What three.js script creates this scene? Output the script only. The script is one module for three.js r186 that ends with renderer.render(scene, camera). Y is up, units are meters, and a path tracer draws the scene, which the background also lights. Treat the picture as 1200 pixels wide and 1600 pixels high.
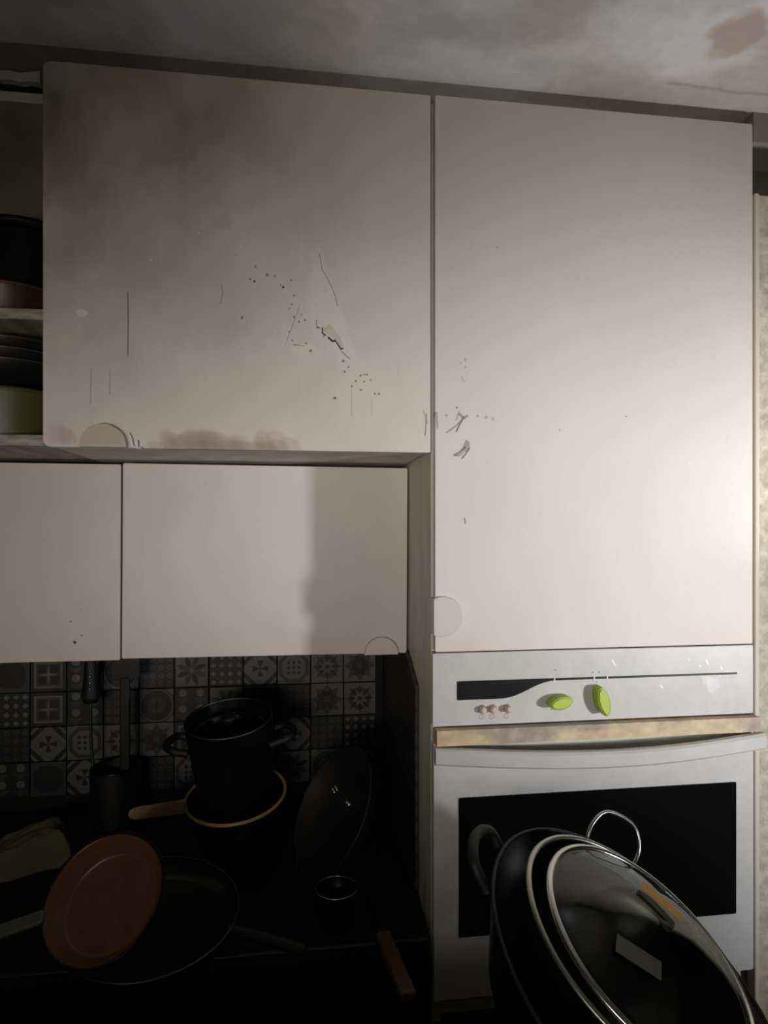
import * as THREE from 'three';
import { RoundedBoxGeometry } from 'three/addons/geometries/RoundedBoxGeometry.js';
import { RectAreaLightUniformsLib } from 'three/addons/lights/RectAreaLightUniformsLib.js';
import { mergeGeometries } from 'three/addons/utils/BufferGeometryUtils.js';

// ---------------------------------------------------------------- camera, lights, exposure
const scene = new THREE.Scene();
scene.background = new THREE.Color(0x000000);
const camera = new THREE.PerspectiveCamera(2 * Math.atan(0.8) * 180 / Math.PI, 1200 / 1600, 0.02, 20);
camera.position.set(-0.23, 1.6, 1.075);
camera.rotation.set(0, -7.66 * Math.PI / 180, 0);
camera.setViewOffset(1200, 1600, 0, -20, 1200, 1600);
camera.updateMatrixWorld();

const renderer = new THREE.WebGLRenderer({ antialias: true });
renderer.toneMapping = THREE.LinearToneMapping;
renderer.toneMappingExposure = 1.0;
renderer.shadowMap.enabled = true;
renderer.shadowMap.type = THREE.PCFSoftShadowMap;
RectAreaLightUniformsLib.init();

// invented work lamp on the right, out of the picture, carrying the key light
const LAMP = new THREE.Vector3(1.91, 1.34, 2.17);
const AIM = new THREE.Vector3(0.66, 1.42, 0);
const KEY = 16, KEY_ANGLE = 20.5, FILL = 21.5;
const keyLight = new THREE.SpotLight(0xfdfbff, KEY, 0, KEY_ANGLE * Math.PI / 180, 1, 2);
const lampDir = AIM.clone().sub(LAMP).normalize();
keyLight.position.copy(LAMP).addScaledVector(lampDir, 0.14);
keyLight.target.position.copy(AIM);
keyLight.castShadow = true; keyLight.shadow.radius = 6; keyLight.shadow.mapSize.set(2048, 2048);
keyLight.name = 'added_key_beam';
scene.add(keyLight, keyLight.target);
// fill light added through an invented window behind the camera
const fillLight = new THREE.RectAreaLight(0xf6ece0, FILL, 0.8, 0.7);
fillLight.position.set(-0.75, 1.35, 2.38); fillLight.lookAt(-0.75, 1.35, 0);
fillLight.name = 'added_fill_light';
scene.add(fillLight);

// ---------------------------------------------------------------- helpers
function rng(seed) { let s = seed >>> 0; return () => { s = (s + 0x6D2B79F5) | 0; let t = Math.imul(s ^ (s >>> 15), 1 | s); t = (t + Math.imul(t ^ (t >>> 7), 61 | t)) ^ t; return ((t ^ (t >>> 14)) >>> 0) / 4294967296; }; }
function hash(x, y, s) { let h = (x * 374761393 + y * 668265263 + s * 1274126177) | 0; h = Math.imul(h ^ (h >>> 13), 1274126177); return ((h ^ (h >>> 16)) >>> 0) / 4294967296; }
function vnoise(x, y, s) { const xi = Math.floor(x), yi = Math.floor(y), fx = x - xi, fy = y - yi, u = fx * fx * (3 - 2 * fx), v = fy * fy * (3 - 2 * fy); return (hash(xi, yi, s) * (1 - u) + hash(xi + 1, yi, s) * u) * (1 - v) + (hash(xi, yi + 1, s) * (1 - u) + hash(xi + 1, yi + 1, s) * u) * v; }
function fbm(x, y, s, o = 4) { let a = 0, w = 0.5, t = 0; for (let i = 0; i < o; i++) { a += w * vnoise(x, y, s + i * 17); t += w; w *= 0.5; x *= 2.03; y *= 2.03; } return a / t; }
const sm = (a, b, x) => { const t = Math.min(1, Math.max(0, (x - a) / (b - a))); return t * t * (3 - 2 * t); };
const names = new Map();
function numbered(n) { const k = names.get(n) || 0; names.set(n, k + 1); return k ? `${n}_${String(k).padStart(3, '0')}` : n; }
function tagAll(o) { o.traverse(c => { if (c.isMesh) { c.castShadow = true; c.receiveShadow = true; } }); return o; }
function thing(name, label, category, pos = [0, 0, 0], group) {
  const o = new THREE.Group(); o.name = numbered(name); o.position.set(...pos); o.userData = { label, category }; if (group) o.userData.group = group; scene.add(o); return o;
}
function mesh(name, geo, mat, parent, pos) {
  const o = new THREE.Mesh(geo, mat); o.name = parent ? name : numbered(name); if (pos) o.position.set(...pos); o.castShadow = o.receiveShadow = true; (parent || scene).add(o); return o;
}
function structure(name, geo, mat, pos, label) { const o = mesh(name, geo, mat, null, pos); o.userData = { kind: 'structure', label: label, category: name.split('_')[0] }; return o; }
const box = (x0, x1, y0, y1, z0, z1, r = 0) => { const w = x1 - x0, h = y1 - y0, d = z1 - z0; const g = r ? new RoundedBoxGeometry(w, h, d, 2, r) : new THREE.BoxGeometry(w, h, d); g.translate((x0 + x1) / 2, (y0 + y1) / 2, (z0 + z1) / 2); return g; };
function merge(list) { return mergeGeometries(list.map(g => { const n = g.index ? g.toNonIndexed() : g.clone(); for (const k of Object.keys(n.attributes)) if (!['position', 'normal', 'uv'].includes(k)) n.deleteAttribute(k); return n; })); }
function lathe(pts, seg = 64) { return new THREE.LatheGeometry(pts.map(p => new THREE.Vector2(p[0], p[1])), seg); }
function tube(pts, r, seg = 40, rs = 10, closed = false) { return new THREE.TubeGeometry(new THREE.CatmullRomCurve3(pts.map(p => new THREE.Vector3(...p)), closed), seg, r, rs, closed); }
function axisTo(o, n) { o.quaternion.setFromUnitVectors(new THREE.Vector3(0, 1, 0), new THREE.Vector3(...n).normalize()); return o; }
function roundRect(w, h, r) { const s = new THREE.Shape(); const R = Array.isArray(r) ? r : [r, r, r, r]; s.moveTo(R[0], 0); s.lineTo(w - R[1], 0); s.quadraticCurveTo(w, 0, w, R[1]); s.lineTo(w, h - R[2]); s.quadraticCurveTo(w, h, w - R[2], h); s.lineTo(R[3], h); s.quadraticCurveTo(0, h, 0, h - R[3]); s.lineTo(0, R[0]); s.quadraticCurveTo(0, 0, R[0], 0); return s; }
// a board w x h, front face at z = 0, back at -t, uv 0..1 over the face
function board(w, h, t, r = 0.003, bevel = 0.0012) {
  const s = roundRect(w - 2 * bevel, h - 2 * bevel, r);
  const g = new THREE.ExtrudeGeometry(s, { depth: t - 2 * bevel, bevelEnabled: true, bevelSize: bevel, bevelThickness: bevel, bevelSegments: 2, curveSegments: 8 });
  g.translate(bevel, bevel, -t + bevel);
  const p = g.attributes.position, uv = g.attributes.uv;
  for (let i = 0; i < p.count; i++) uv.setXY(i, p.getX(i) / w, p.getY(i) / h);
  return g;
}
function dataTex(w, h, fn, srgb = true) {
  const d = new Uint8Array(w * h * 4);
  for (let y = 0; y < h; y++) for (let x = 0; x < w; x++) { const c = fn(x / w, y / h); const i = (y * w + x) * 4; for (let k = 0; k < 3; k++) d[i + k] = Math.max(0, Math.min(255, c[k])); d[i + 3] = 255; }
  const t = new THREE.DataTexture(d, w, h, THREE.RGBAFormat); t.magFilter = THREE.LinearFilter; t.minFilter = THREE.LinearFilter; t.wrapS = t.wrapT = THREE.RepeatWrapping;
  if (srgb) t.colorSpace = THREE.SRGBColorSpace; t.needsUpdate = true; return t;
}
const M = (o) => new THREE.MeshPhysicalMaterial(o);

// ---------------------------------------------------------------- materials
const laminateTex = dataTex(512, 512, (u, v) => { const n = (fbm(u * 9, v * 7, 3) - 0.5) * 12 + (fbm(u * 60, v * 8, 9, 3) - 0.5) * 6; return [222 + n, 217 + n, 207 + n]; });
const laminate = M({ map: laminateTex, roughness: 0.42 });
const carcass = M({ color: 0xdcdbcc, roughness: 0.6, map: dataTex(256, 256, (u, v) => { const n = (fbm(u * 20, v * 14, 21) - 0.5) * 40; return [235 + n, 235 + n, 228 + n]; }) });
const blackBoard = M({ color: 0x181716, roughness: 0.55 });
const worktopMat = M({ color: 0x0d0d0d, roughness: 0.45 });
const blackEnamel = M({ color: 0x0b0b0c, roughness: 0.28 });
const blackMatt = M({ color: 0x0e0e0e, roughness: 0.6 });
const steel = M({ color: 0xb9bab8, metalness: 1, roughness: 0.24 });
const dullSteel = M({ color: 0x55564f, metalness: 1, roughness: 0.45 });
const cream = M({ color: 0xb09a60, roughness: 0.5 });
const ovenWhite = M({ roughness: 0.38, map: dataTex(512, 512, (u, v) => { const n = (fbm(u * 8, v * 8, 41) - 0.5) * 14 + (fbm(u * 50, v * 50, 43, 2) - 0.5) * 8; return [205 + n, 206 + n, 203 + n]; }) });
const blackGlass = M({ color: 0x111213, roughness: 0.12, clearcoat: 0.3 });
const glass = M({ color: 0xd0d4d4, transmission: 1, thickness: 0, roughness: 0.05, ior: 1.5, specularIntensity: 0.6 });

// ---------------------------------------------------------------- the room
const soot = (a, b, s, f) => dataTex(512, 512, (u, v) => { const m = sm(0.3, 0.7, fbm(u * f, v * f, s, 5)); const g = (fbm(u * 90, v * 90, s + 5, 2) - 0.5) * 14; return [0, 1, 2].map(k => a[k] * (1 - m) + b[k] * m + g); });
const sootyWall = M({ roughness: 0.95, map: soot([62, 58, 54], [96, 90, 84], 77, 5) });
{
  structure('floor', box(-1.7, 2.75, -0.1, 0, -0.75, 2.6), M({ color: 0x2c2723, roughness: 0.7 }), null, 'dark kitchen floor');
  // ceiling paint: grey-white limewash under blotches of smoke, browned flaking patches
  const W = 1024, X0 = -1.7, X1 = 2.75, Z0 = -0.75, Z1 = 2.6;
  const tex = dataTex(2048, 1536, (u, v) => {
    const x = X0 + u * (X1 - X0), z = Z1 - v * (Z1 - Z0);
    const wx = x + (fbm(x * 6, z * 6, 201) - 0.5) * 0.16, wz = z + (fbm(x * 6, z * 6, 203) - 0.5) * 0.1;
    let c = [228, 228, 228];
    const cloud = fbm(wx * 5, wz * 8, 211, 5), fine = fbm(x * 70, z * 70, 213, 3) - 0.5;
    const k = 1 - 0.13 * sm(0.38, 0.7, cloud) + fine * 0.06;
    const patch = sm(0.38, 0.58, fbm(wx * 3.2 + 3, wz * 3.2, 217, 4));
    c = c.map((q, i) => q * k * (1 - patch * [0.03, 0.05, 0.10][i]));
    // smoke stain beside the open cabinet, with a cloudy torn outline
    const d = Math.hypot((wx + 0.68) / 0.56, (wz + 0.05) / 0.5) + (cloud - 0.5) * 0.9;
    const st = 1 - sm(0.55, 1.02, d); c = c.map((q, i) => q * (1 - st * [0.22, 0.21, 0.18][i]));
    // brown bare patch above the tall cupboard's right end
    const b = Math.hypot((wx - 0.45) / 0.085, (wz - 0.18) / 0.062) + (fbm(x * 30, z * 30, 221) - 0.5) * 0.7;
    const bm = 0.8 * (1 - sm(0.6, 1.0, b)); c = [c[0] * (1 - bm) + 190 * bm, c[1] * (1 - bm) + 172 * bm, c[2] * (1 - bm) + 152 * bm];
    const line = Math.abs(z + (fbm(x * 30, 3, 207) - 0.5) * 0.012 - 0.048 + (x - 0.5) * 0.04); if (x > 0.4 && x < 0.7 && line < 0.006) c = c.map(q => q * (1 - 0.14 * (1 - line / 0.006)));
    return c;
  });
  const bump = dataTex(1024, 768, (u, v) => { const q = 120 + (fbm(u * 60, v * 48, 231, 5) - 0.5) * 140; return [q, q, q]; }, false);
  const g = new THREE.BoxGeometry(X1 - X0, 0.1, Z1 - Z0);
  const p = g.attributes.position, uv = g.attributes.uv;
  for (let i = 0; i < p.count; i++) uv.setXY(i, (p.getX(i) + (X1 - X0) / 2) / (X1 - X0), 1 - (p.getZ(i) + (Z1 - Z0) / 2) / (Z1 - Z0));
  structure('ceiling', g, M({ map: tex, bumpMap: bump, bumpScale: 0.0015, roughness: 0.95 }), [(X0 + X1) / 2, 2.41, (Z0 + Z1) / 2], 'smoke-stained ceiling with blotched flaking paint');
  structure('wall_left', box(-1.7, -1.6, 0, 2.36, -0.75, 2.6), sootyWall, null, 'sooty side wall beyond the open cabinet');
  structure('wall_right', box(2.65, 2.75, 0, 2.36, -0.75, 2.6), sootyWall, null, 'sooty wall on the far right');
  const wb = [box(-1.7, -1.20, 0, 2.36, 2.4, 2.5), box(-0.30, 2.75, 0, 2.36, 2.4, 2.5), box(-1.20, -0.30, 0, 0.95, 2.4, 2.5), box(-1.20, -0.30, 1.75, 2.36, 2.4, 2.5)];
  structure('wall_front', merge(wb), sootyWall, null, 'sooty wall behind the viewer with a small added window');
  const win = new THREE.Group(); win.name = 'window_1'; win.userData = { kind: 'structure', label: 'small dull window added behind the viewer for fill light', category: 'window' }; scene.add(win);  // invented window, added to carry the fill light
  const fr = M({ color: 0x8d8a82, roughness: 0.6 });
  mesh('frame', merge([box(-1.20, -1.16, 0.95, 1.75, 2.4, 2.46), box(-0.34, -0.30, 0.95, 1.75, 2.4, 2.46), box(-1.16, -0.34, 0.95, 0.99, 2.4, 2.46), box(-1.16, -0.34, 1.71, 1.75, 2.4, 2.46), box(-0.765, -0.735, 0.99, 1.71, 2.4, 2.46)]), fr, win);
  mesh('pane', box(-1.16, -0.765, 0.99, 1.71, 2.43, 2.436), M({ color: 0x888888, emissive: 0xe9eef2, emissiveIntensity: 0.6, roughness: 0.1 }), win);
  mesh('pane', box(-0.735, -0.34, 0.99, 1.71, 2.43, 2.436), M({ color: 0x888888, emissive: 0xe9eef2, emissiveIntensity: 0.6, roughness: 0.1 }), win);
}
// unseen partition added behind the viewer; its hatch and low ends cut the light
structure('wall_light_blocker', merge([box(-1.6, 0.75, 0, 1.33, 1.36, 1.46), box(-1.6, 0.75, 1.71, 2.36, 1.36, 1.46), box(0.35, 0.75, 1.33, 1.71, 1.36, 1.46), box(-1.6, -0.58, 1.52, 1.71, 1.36, 1.46), box(0.75, 1.15, 0, 1.3, 1.36, 1.46), box(1.15, 1.37, 0, 1.24, 1.36, 1.46)]), sootyWall, null, 'sooty partition added behind the viewer, its wide hatch shaping the light');
// the wall behind the worktop and its patterned tiles
const wallBack = structure('wall_back', box(-1.7, 2.75, 0, 2.36, -0.75, -0.603), M({ color: 0x1c1b1a, roughness: 0.9 }), null, 'dark wall behind the worktop, clad with patterned tiles');
{
  const S = 128, mid = S / 2, light = '#5c5c5b', dark = '#18191b', grey = '#343538';
  function design(draw) { const c = document.createElement('canvas'); c.width = c.height = S; const x = c.getContext('2d'); x.fillStyle = light; x.fillRect(0, 0, S, S); draw(x); const t = new THREE.CanvasTexture(c); t.colorSpace = THREE.SRGBColorSpace; t.magFilter = THREE.LinearFilter; return M({ map: t, roughness: 0.5 }); }
  const disc = (x, cx, cy, r, f) => { x.fillStyle = f; x.beginPath(); x.arc(cx, cy, r, 0, 7); x.fill(); };
  const poly = (x, pts, f) => { x.fillStyle = f; x.beginPath(); pts.forEach((p, i) => i ? x.lineTo(p[0], p[1]) : x.moveTo(p[0], p[1])); x.closePath(); x.fill(); };
  const star = (x, n, r0, r1, f, a0 = 0) => poly(x, Array.from({ length: 2 * n }, (_, i) => { const a = a0 + Math.PI * i / n, r = i % 2 ? r1 : r0; return [mid + r * Math.cos(a), mid + r * Math.sin(a)]; }), f);
  const D = [
    design(x => { x.fillStyle = dark; x.fillRect(0, 0, S, S); for (let i = 0; i < 4; i++) for (let j = 0; j < 4; j++) { const cx = 16 + i * 32, cy = 16 + j * 32; poly(x, [[cx - 11, cy], [cx, cy - 11], [cx + 11, cy], [cx, cy + 11]], light); } for (let i = 1; i < 4; i++) for (let j = 1; j < 4; j++) poly(x, [[i * 32 - 4, j * 32], [i * 32, j * 32 - 4], [i * 32 + 4, j * 32], [i * 32, j * 32 + 4]], grey); }),   // 0 lattice
    design(x => { star(x, 8, 62, 40, grey); star(x, 8, 44, 28, dark, Math.PI / 8); disc(x, mid, mid, 12, grey); }),                                                                // 1 eight-pointed star
    design(x => { x.fillStyle = grey; x.fillRect(0, 0, S, S); for (const [a, b] of [[0, 0], [S, 0], [0, S], [S, S]]) disc(x, a, b, 26, light); disc(x, mid, mid, 61, light); disc(x, mid, mid, 57, dark); disc(x, mid, mid, 30, grey); star(x, 4, 26, 8, dark); }),   // 2 ring
    design(x => { x.fillStyle = dark; x.fillRect(0, 0, S, S); x.fillStyle = light; x.fillRect(14, 14, 100, 100); x.fillStyle = grey; x.fillRect(22, 22, 84, 84); x.fillStyle = dark; for (const [a, b] of [[28, 28], [70, 28], [28, 70], [70, 70]]) x.fillRect(a, b, 30, 30); star(x, 4, 36, 6, light); }),   // 3 framed square
    design(x => { x.strokeStyle = dark; x.lineWidth = 13; for (const o of [-34, 34]) { x.beginPath(); x.moveTo(mid + o - 30, mid - 34 - (o > 0 ? 30 : -30)); x.stroke(); } for (let q = 0; q < 4; q++) { x.save(); x.translate(mid, mid); x.rotate(q * Math.PI / 2); x.fillStyle = dark; x.beginPath(); x.moveTo(0, 0); x.lineTo(30, -12); x.lineTo(30, 12); x.fill(); x.beginPath(); x.moveTo(64, -30); x.lineTo(64, -8); x.lineTo(8, -64); x.lineTo(30, -64); x.fill(); x.beginPath(); x.moveTo(44, -64); x.lineTo(64, -64); x.lineTo(64, -44); x.fill(); x.restore(); } }),   // 4 crossed bars
    design(x => { for (let q = 0; q < 8; q++) { x.save(); x.translate(mid, mid); x.rotate(q * Math.PI / 4 + 0.39); x.fillStyle = q % 2 ? dark : grey; x.beginPath(); x.moveTo(6, 0); x.quadraticCurveTo(34, -20, 58, 0); x.quadraticCurveTo(34, 20, 6, 0); x.fill(); x.restore(); } x.strokeStyle = dark; x.lineWidth = 5; x.strokeRect(3, 3, S - 6, S - 6); }),   // 5 petal cross
    design(x => { x.fillStyle = dark; x.fillRect(0, 0, S, S); for (let i = 0; i < 4; i++) for (let j = 0; j < 4; j++) { disc(x, 18 + i * 31, 18 + j * 31, 10, grey); disc(x, 18 + i * 31, 18 + j * 31, 4, dark); } }),   // 6 dots
    design(x => { x.fillStyle = dark; x.fillRect(0, 0, S, S); for (let i = 0; i < 2; i++) for (let j = 0; j < 2; j++) { disc(x, 32 + i * 64, 20 + j * 60, 15, light); poly(x, [[4 + i * 64, 40 + j * 60], [60 + i * 64, 40 + j * 60], [32 + i * 64, 62 + j * 60]], grey); } }),   // 7 scallops
    design(x => { x.fillStyle = light; x.fillRect(0, 0, S, S); poly(x, [[38, 6], [90, 6], [122, 38], [122, 90], [90, 122], [38, 122], [6, 90], [6, 38]], grey); poly(x, [[44, 20], [84, 20], [108, 44], [108, 84], [84, 108], [44, 108], [20, 84], [20, 44]], light); for (let q = 0; q < 9; q++) disc(x, 44 + (q % 3) * 20, 44 + Math.floor(q / 3) * 20, 6, dark); }),   // 8 octagon medallion
    design(x => { disc(x, mid, mid, 44, grey); x.fillStyle = dark; star(x, 8, 60, 22, dark); star(x, 8, 34, 18, light, 0.4); disc(x, mid, mid, 9, dark); x.fillStyle = dark; x.fillRect(0, 0, S, 4); x.fillRect(0, 0, 4, S); }),   // 9 flower star
    design(x => { x.fillStyle = grey; x.fillRect(0, 0, S, S); poly(x, [[40, 16], [88, 16], [114, 40], [114, 88], [88, 112], [40, 112], [14, 88], [14, 40]], dark); }),   // 10 dark octagon
  ];
  const rows = [
    [9, 2, 5, 8, 0, 4, 7, 2, 6, 1, 3, 9, 5, 8, 4, 7, 1, 0],
    [6, 1, 9, 8, 4, 0, 5, 6, 2, 7, 3, 10, 4, 9, 2, 0, 8, 1],
    [8, 9, 1, 6, 3, 5, 7, 2, 6, 7, 3, 0, 4, 1, 5, 8, 2, 6],
    [2, 0, 6, 4, 8, 1, 3, 1, 9, 8, 4, 6, 2, 5, 7, 3, 0, 9],
    [4, 3, 2, 5, 0, 9, 8, 6, 10, 4, 10, 7, 1, 3, 6, 9, 5, 8],
  ];
  const P = 0.0855, g = new RoundedBoxGeometry(P - 0.0022, P - 0.0022, 0.007, 1, 0.0012);
  // front-face uv over the whole tile
  { const p = g.attributes.position, uv = g.attributes.uv; for (let i = 0; i < p.count; i++) uv.setXY(i, p.getX(i) / P + 0.5, p.getY(i) / P + 0.5); }
  const r = rng(5); let n = 0;
  for (let j = 0; j < 5; j++) for (let i = 1; i < 18; i++) {
    const t = mesh(n ? `tile_${String(n).padStart(3, '0')}` : 'tile', g, D[rows[j][i]], wallBack, [-0.0266 - P * (i - 0.5) - P * 0.0, 1.2735 + P / 2 - P * j, -0.6 + (r() - 0.5) * 0.0012]); n++;
    t.rotation.z = (r() - 0.5) * 0.006;
  }
}
// the flush wall pier at the right end of the cupboards
{
  const t = dataTex(512, 1024, (u, v) => { const n = (fbm(u * 22, v * 160, 301, 4) - 0.5) * 60 + (fbm(u * 90, v * 600, 303, 2) - 0.5) * 20; return [186 + n, 180 + n, 160 + n]; });
  const b = dataTex(512, 1024, (u, v) => { const q = 128 + (fbm(u * 24, v * 170, 305, 4) - 0.5) * 160; return [q, q, q]; }, false);
  structure('wall_pier', box(0.612, 1.0, 0, 2.21, -0.6, -0.004, 0.004), M({ map: t, bumpMap: b, bumpScale: 0.003, roughness: 0.9 }), null, 'rough cream plaster pier beside the oven cupboard');
  structure('trim_1', box(0.6015, 0.612, 0, 2.21, -0.08, 0.001, 0.003), M({ color: 0xcfc6b4, roughness: 0.6 }), null, 'pale strip between the oven cupboard and the plaster pier');
  structure('trim_2', box(0.6015, 1.0, 2.305, 2.36, -0.6, -0.002), M({ color: 0x8f8b80, roughness: 0.9 }), null, 'short plaster band under the ceiling above the pier');
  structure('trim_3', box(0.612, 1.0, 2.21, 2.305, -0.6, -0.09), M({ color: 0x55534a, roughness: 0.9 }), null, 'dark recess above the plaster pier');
}

// ---------------------------------------------------------------- fitted cupboards
function halfDisc(r, t, a0, a1) { const s = new THREE.Shape(); s.absarc(0, 0, r, a0, a1, false); s.closePath(); const g = new THREE.ExtrudeGeometry(s, { depth: t, bevelEnabled: true, bevelSize: 0.0015, bevelThickness: 0.0015, bevelSegments: 2, curveSegments: 28 }); return g; }
const handleMat = M({ color: 0xd8d3c8, roughness: 0.45 });

// wear of the top-hung door: x, y in metres from the door's lower left corner
function doorWear(W, H, px, base, paint) {
  const c = document.createElement('canvas'); c.width = Math.round(W * px); c.height = Math.round(H * px); const x = c.getContext('2d');
  const im = x.createImageData(c.width, c.height);
  for (let j = 0; j < c.height; j++) for (let i = 0; i < c.width; i++) { const k = (j * c.width + i) * 4, q = base(i / px, H - j / px); im.data[k] = q[0]; im.data[k + 1] = q[1]; im.data[k + 2] = q[2]; im.data[k + 3] = 255; }
  x.putImageData(im, 0, 0);
  x.setTransform(px, 0, 0, -px, 0, H * px); x.lineCap = 'round'; x.lineJoin = 'round';
  paint(x);
  const t = new THREE.CanvasTexture(c); t.colorSpace = THREE.SRGBColorSpace; t.magFilter = THREE.LinearFilter; return t;
}
const stroke = (x, col, w, pts) => { x.strokeStyle = col; x.lineWidth = w; x.beginPath(); pts.forEach((p, i) => i ? x.lineTo(p[0], p[1]) : x.moveTo(p[0], p[1])); x.stroke(); };
const blot = (x, col, cx, cy, r, seed = 1) => { const q = rng(seed); x.fillStyle = col; x.beginPath(); for (let i = 0; i < 12; i++) { const a = i / 12 * 6.283, rr = r * (0.6 + 0.6 * q()); const X = cx + rr * Math.cos(a), Y = cy + rr * Math.sin(a); i ? x.lineTo(X, Y) : x.moveTo(X, Y); } x.closePath(); x.fill(); };
const poly2 = (x, col, pts) => { x.fillStyle = col; x.beginPath(); pts.forEach((p, i) => i ? x.lineTo(p[0], p[1]) : x.moveTo(p[0], p[1])); x.closePath(); x.fill(); };

const feather = (x, rgb, a, pts, n = 9, spread = 0.34) => { const cx = pts.reduce((q, p) => q + p[0], 0) / pts.length, cy = pts.reduce((q, p) => q + p[1], 0) / pts.length; for (let k = 0; k < n; k++) { const s = 1 + spread * (0.35 - k / n); poly2(x, `rgba(${rgb},${a / n * 1.3})`, pts.map(p => [cx + (p[0] - cx) * s, cy + (p[1] - cy) * s])); } };
const LD = { x: -0.63, y: 1.7235, w: 0.625, h: 0.612 };
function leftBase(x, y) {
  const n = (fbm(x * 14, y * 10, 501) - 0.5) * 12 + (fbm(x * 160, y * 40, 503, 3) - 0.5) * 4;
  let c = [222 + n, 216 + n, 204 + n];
  // greasy smoke film plus painted light falloff, darkest at the upper left
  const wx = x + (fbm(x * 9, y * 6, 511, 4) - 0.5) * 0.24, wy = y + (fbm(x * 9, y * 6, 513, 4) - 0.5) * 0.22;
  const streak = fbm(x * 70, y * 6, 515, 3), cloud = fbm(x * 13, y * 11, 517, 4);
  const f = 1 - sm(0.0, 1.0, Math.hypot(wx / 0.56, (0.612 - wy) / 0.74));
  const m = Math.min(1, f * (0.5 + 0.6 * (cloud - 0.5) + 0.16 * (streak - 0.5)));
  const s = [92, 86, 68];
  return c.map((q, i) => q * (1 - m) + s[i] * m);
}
const pxL = 1500;
const leftPaint = (x) => {
  // flaked and lifted film below the middle
  feather(x, '232,227,216', 0.6, [[0.424, 0.322], [0.436, 0.335], [0.448, 0.300], [0.462, 0.262], [0.478, 0.222], [0.497, 0.160], [0.470, 0.150], [0.445, 0.178], [0.424, 0.205], [0.416, 0.250], [0.420, 0.285]]);
  feather(x, '228,222,210', 0.45, [[0.408, 0.275], [0.416, 0.285], [0.414, 0.225], [0.398, 0.200], [0.376, 0.172], [0.390, 0.210], [0.402, 0.245]]);
  stroke(x, 'rgba(120,110,98,0.55)', 0.0016, [[0.436, 0.330], [0.440, 0.305], [0.452, 0.284], [0.462, 0.262], [0.466, 0.244]]);
  stroke(x, 'rgba(236,230,220,0.4)', 0.0016, [[0.402, 0.248], [0.390, 0.212], [0.376, 0.175]]);
  stroke(x, 'rgba(130,120,108,0.5)', 0.0010, [[0.404, 0.246], [0.392, 0.210], [0.379, 0.175]]);
  stroke(x, 'rgba(42,38,32,0.9)', 0.0022, [[0.441, 0.206], [0.441, 0.197], [0.446, 0.194]]);
  stroke(x, 'rgba(36,33,28,0.95)', 0.0030, [[0.451, 0.190], [0.458, 0.184], [0.463, 0.186]]);
  stroke(x, 'rgba(60,55,48,0.9)', 0.0024, [[0.463, 0.185], [0.468, 0.177], [0.472, 0.171], [0.475, 0.173]]);
  stroke(x, 'rgba(140,132,124,0.7)', 0.0020, [[0.473, 0.168], [0.481, 0.160], [0.487, 0.156]]);
  stroke(x, 'rgba(150,142,124,0.7)', 0.0020, [[0.431, 0.219], [0.431, 0.209], [0.437, 0.205]]);
  stroke(x, 'rgba(150,140,125,0.7)', 0.0022, [[0.394, 0.176], [0.410, 0.175]]);
  stroke(x, 'rgba(238,226,220,0.9)', 0.0022, [[0.396, 0.178], [0.412, 0.177], [0.418, 0.172]]);
  stroke(x, 'rgba(238,226,220,0.7)', 0.0018, [[0.412, 0.192], [0.424, 0.191]]);
  feather(x, '240,232,224', 0.4, [[0.386, 0.172], [0.420, 0.178], [0.432, 0.168], [0.410, 0.158], [0.392, 0.163]]);
  for (const [a, b, c2, w] of [[0.405, 0.30, 0.40, 0.006], [0.418, 0.32, 0.42, 0.005], [0.43, 0.335, 0.42, 0.007], [0.39, 0.30, 0.36, 0.008]]) for (let k = 0; k < 4; k++) stroke(x, 'rgba(224,214,202,0.05)', w * (1.3 - k * 0.25), [[a, b], [a + 0.002, c2]]);
  // soot dots
  const dots = [[0.329, 0.278, 0.0022, 0.95], [0.322, 0.281, 0.0018, 0.6], [0.376, 0.271, 0.0022, 0.85], [0.372, 0.274, 0.0014, 0.6], [0.350, 0.290, 0.0028, 0.5], [0.362, 0.289, 0.0022, 0.4], [0.331, 0.303, 0.002, 0.4], [0.389, 0.283, 0.002, 0.45], [0.394, 0.258, 0.0016, 0.6], [0.390, 0.243, 0.0018, 0.4], [0.386, 0.236, 0.0016, 0.4], [0.309, 0.218, 0.0026, 0.55], [0.394, 0.222, 0.002, 0.5], [0.402, 0.215, 0.002, 0.6], [0.412, 0.218, 0.002, 0.5], [0.406, 0.226, 0.0015, 0.4], [0.386, 0.197, 0.002, 0.4], [0.391, 0.183, 0.002, 0.35], [0.433, 0.206, 0.0018, 0.6], [0.443, 0.192, 0.002, 0.4], [0.414, 0.179, 0.0018, 0.45], [0.421, 0.167, 0.0028, 0.5], [0.476, 0.152, 0.0026, 0.5], [0.485, 0.142, 0.0018, 0.5], [0.478, 0.134, 0.0018, 0.5], [0.505, 0.128, 0.002, 0.55], [0.512, 0.130, 0.0018, 0.55], [0.516, 0.130, 0.0018, 0.5], [0.497, 0.119, 0.002, 0.5], [0.511, 0.118, 0.0016, 0.5], [0.522, 0.121, 0.0016, 0.4], [0.490, 0.110, 0.0018, 0.6], [0.506, 0.104, 0.002, 0.5], [0.529, 0.098, 0.002, 0.6], [0.536, 0.098, 0.002, 0.6], [0.462, 0.089, 0.003, 0.6], [0.30, 0.32, 0.001, 0.3]];
  dots.forEach(([a, b, r, o], i) => blot(x, `rgba(58,52,40,${o})`, a, b, r, i + 40));
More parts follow.
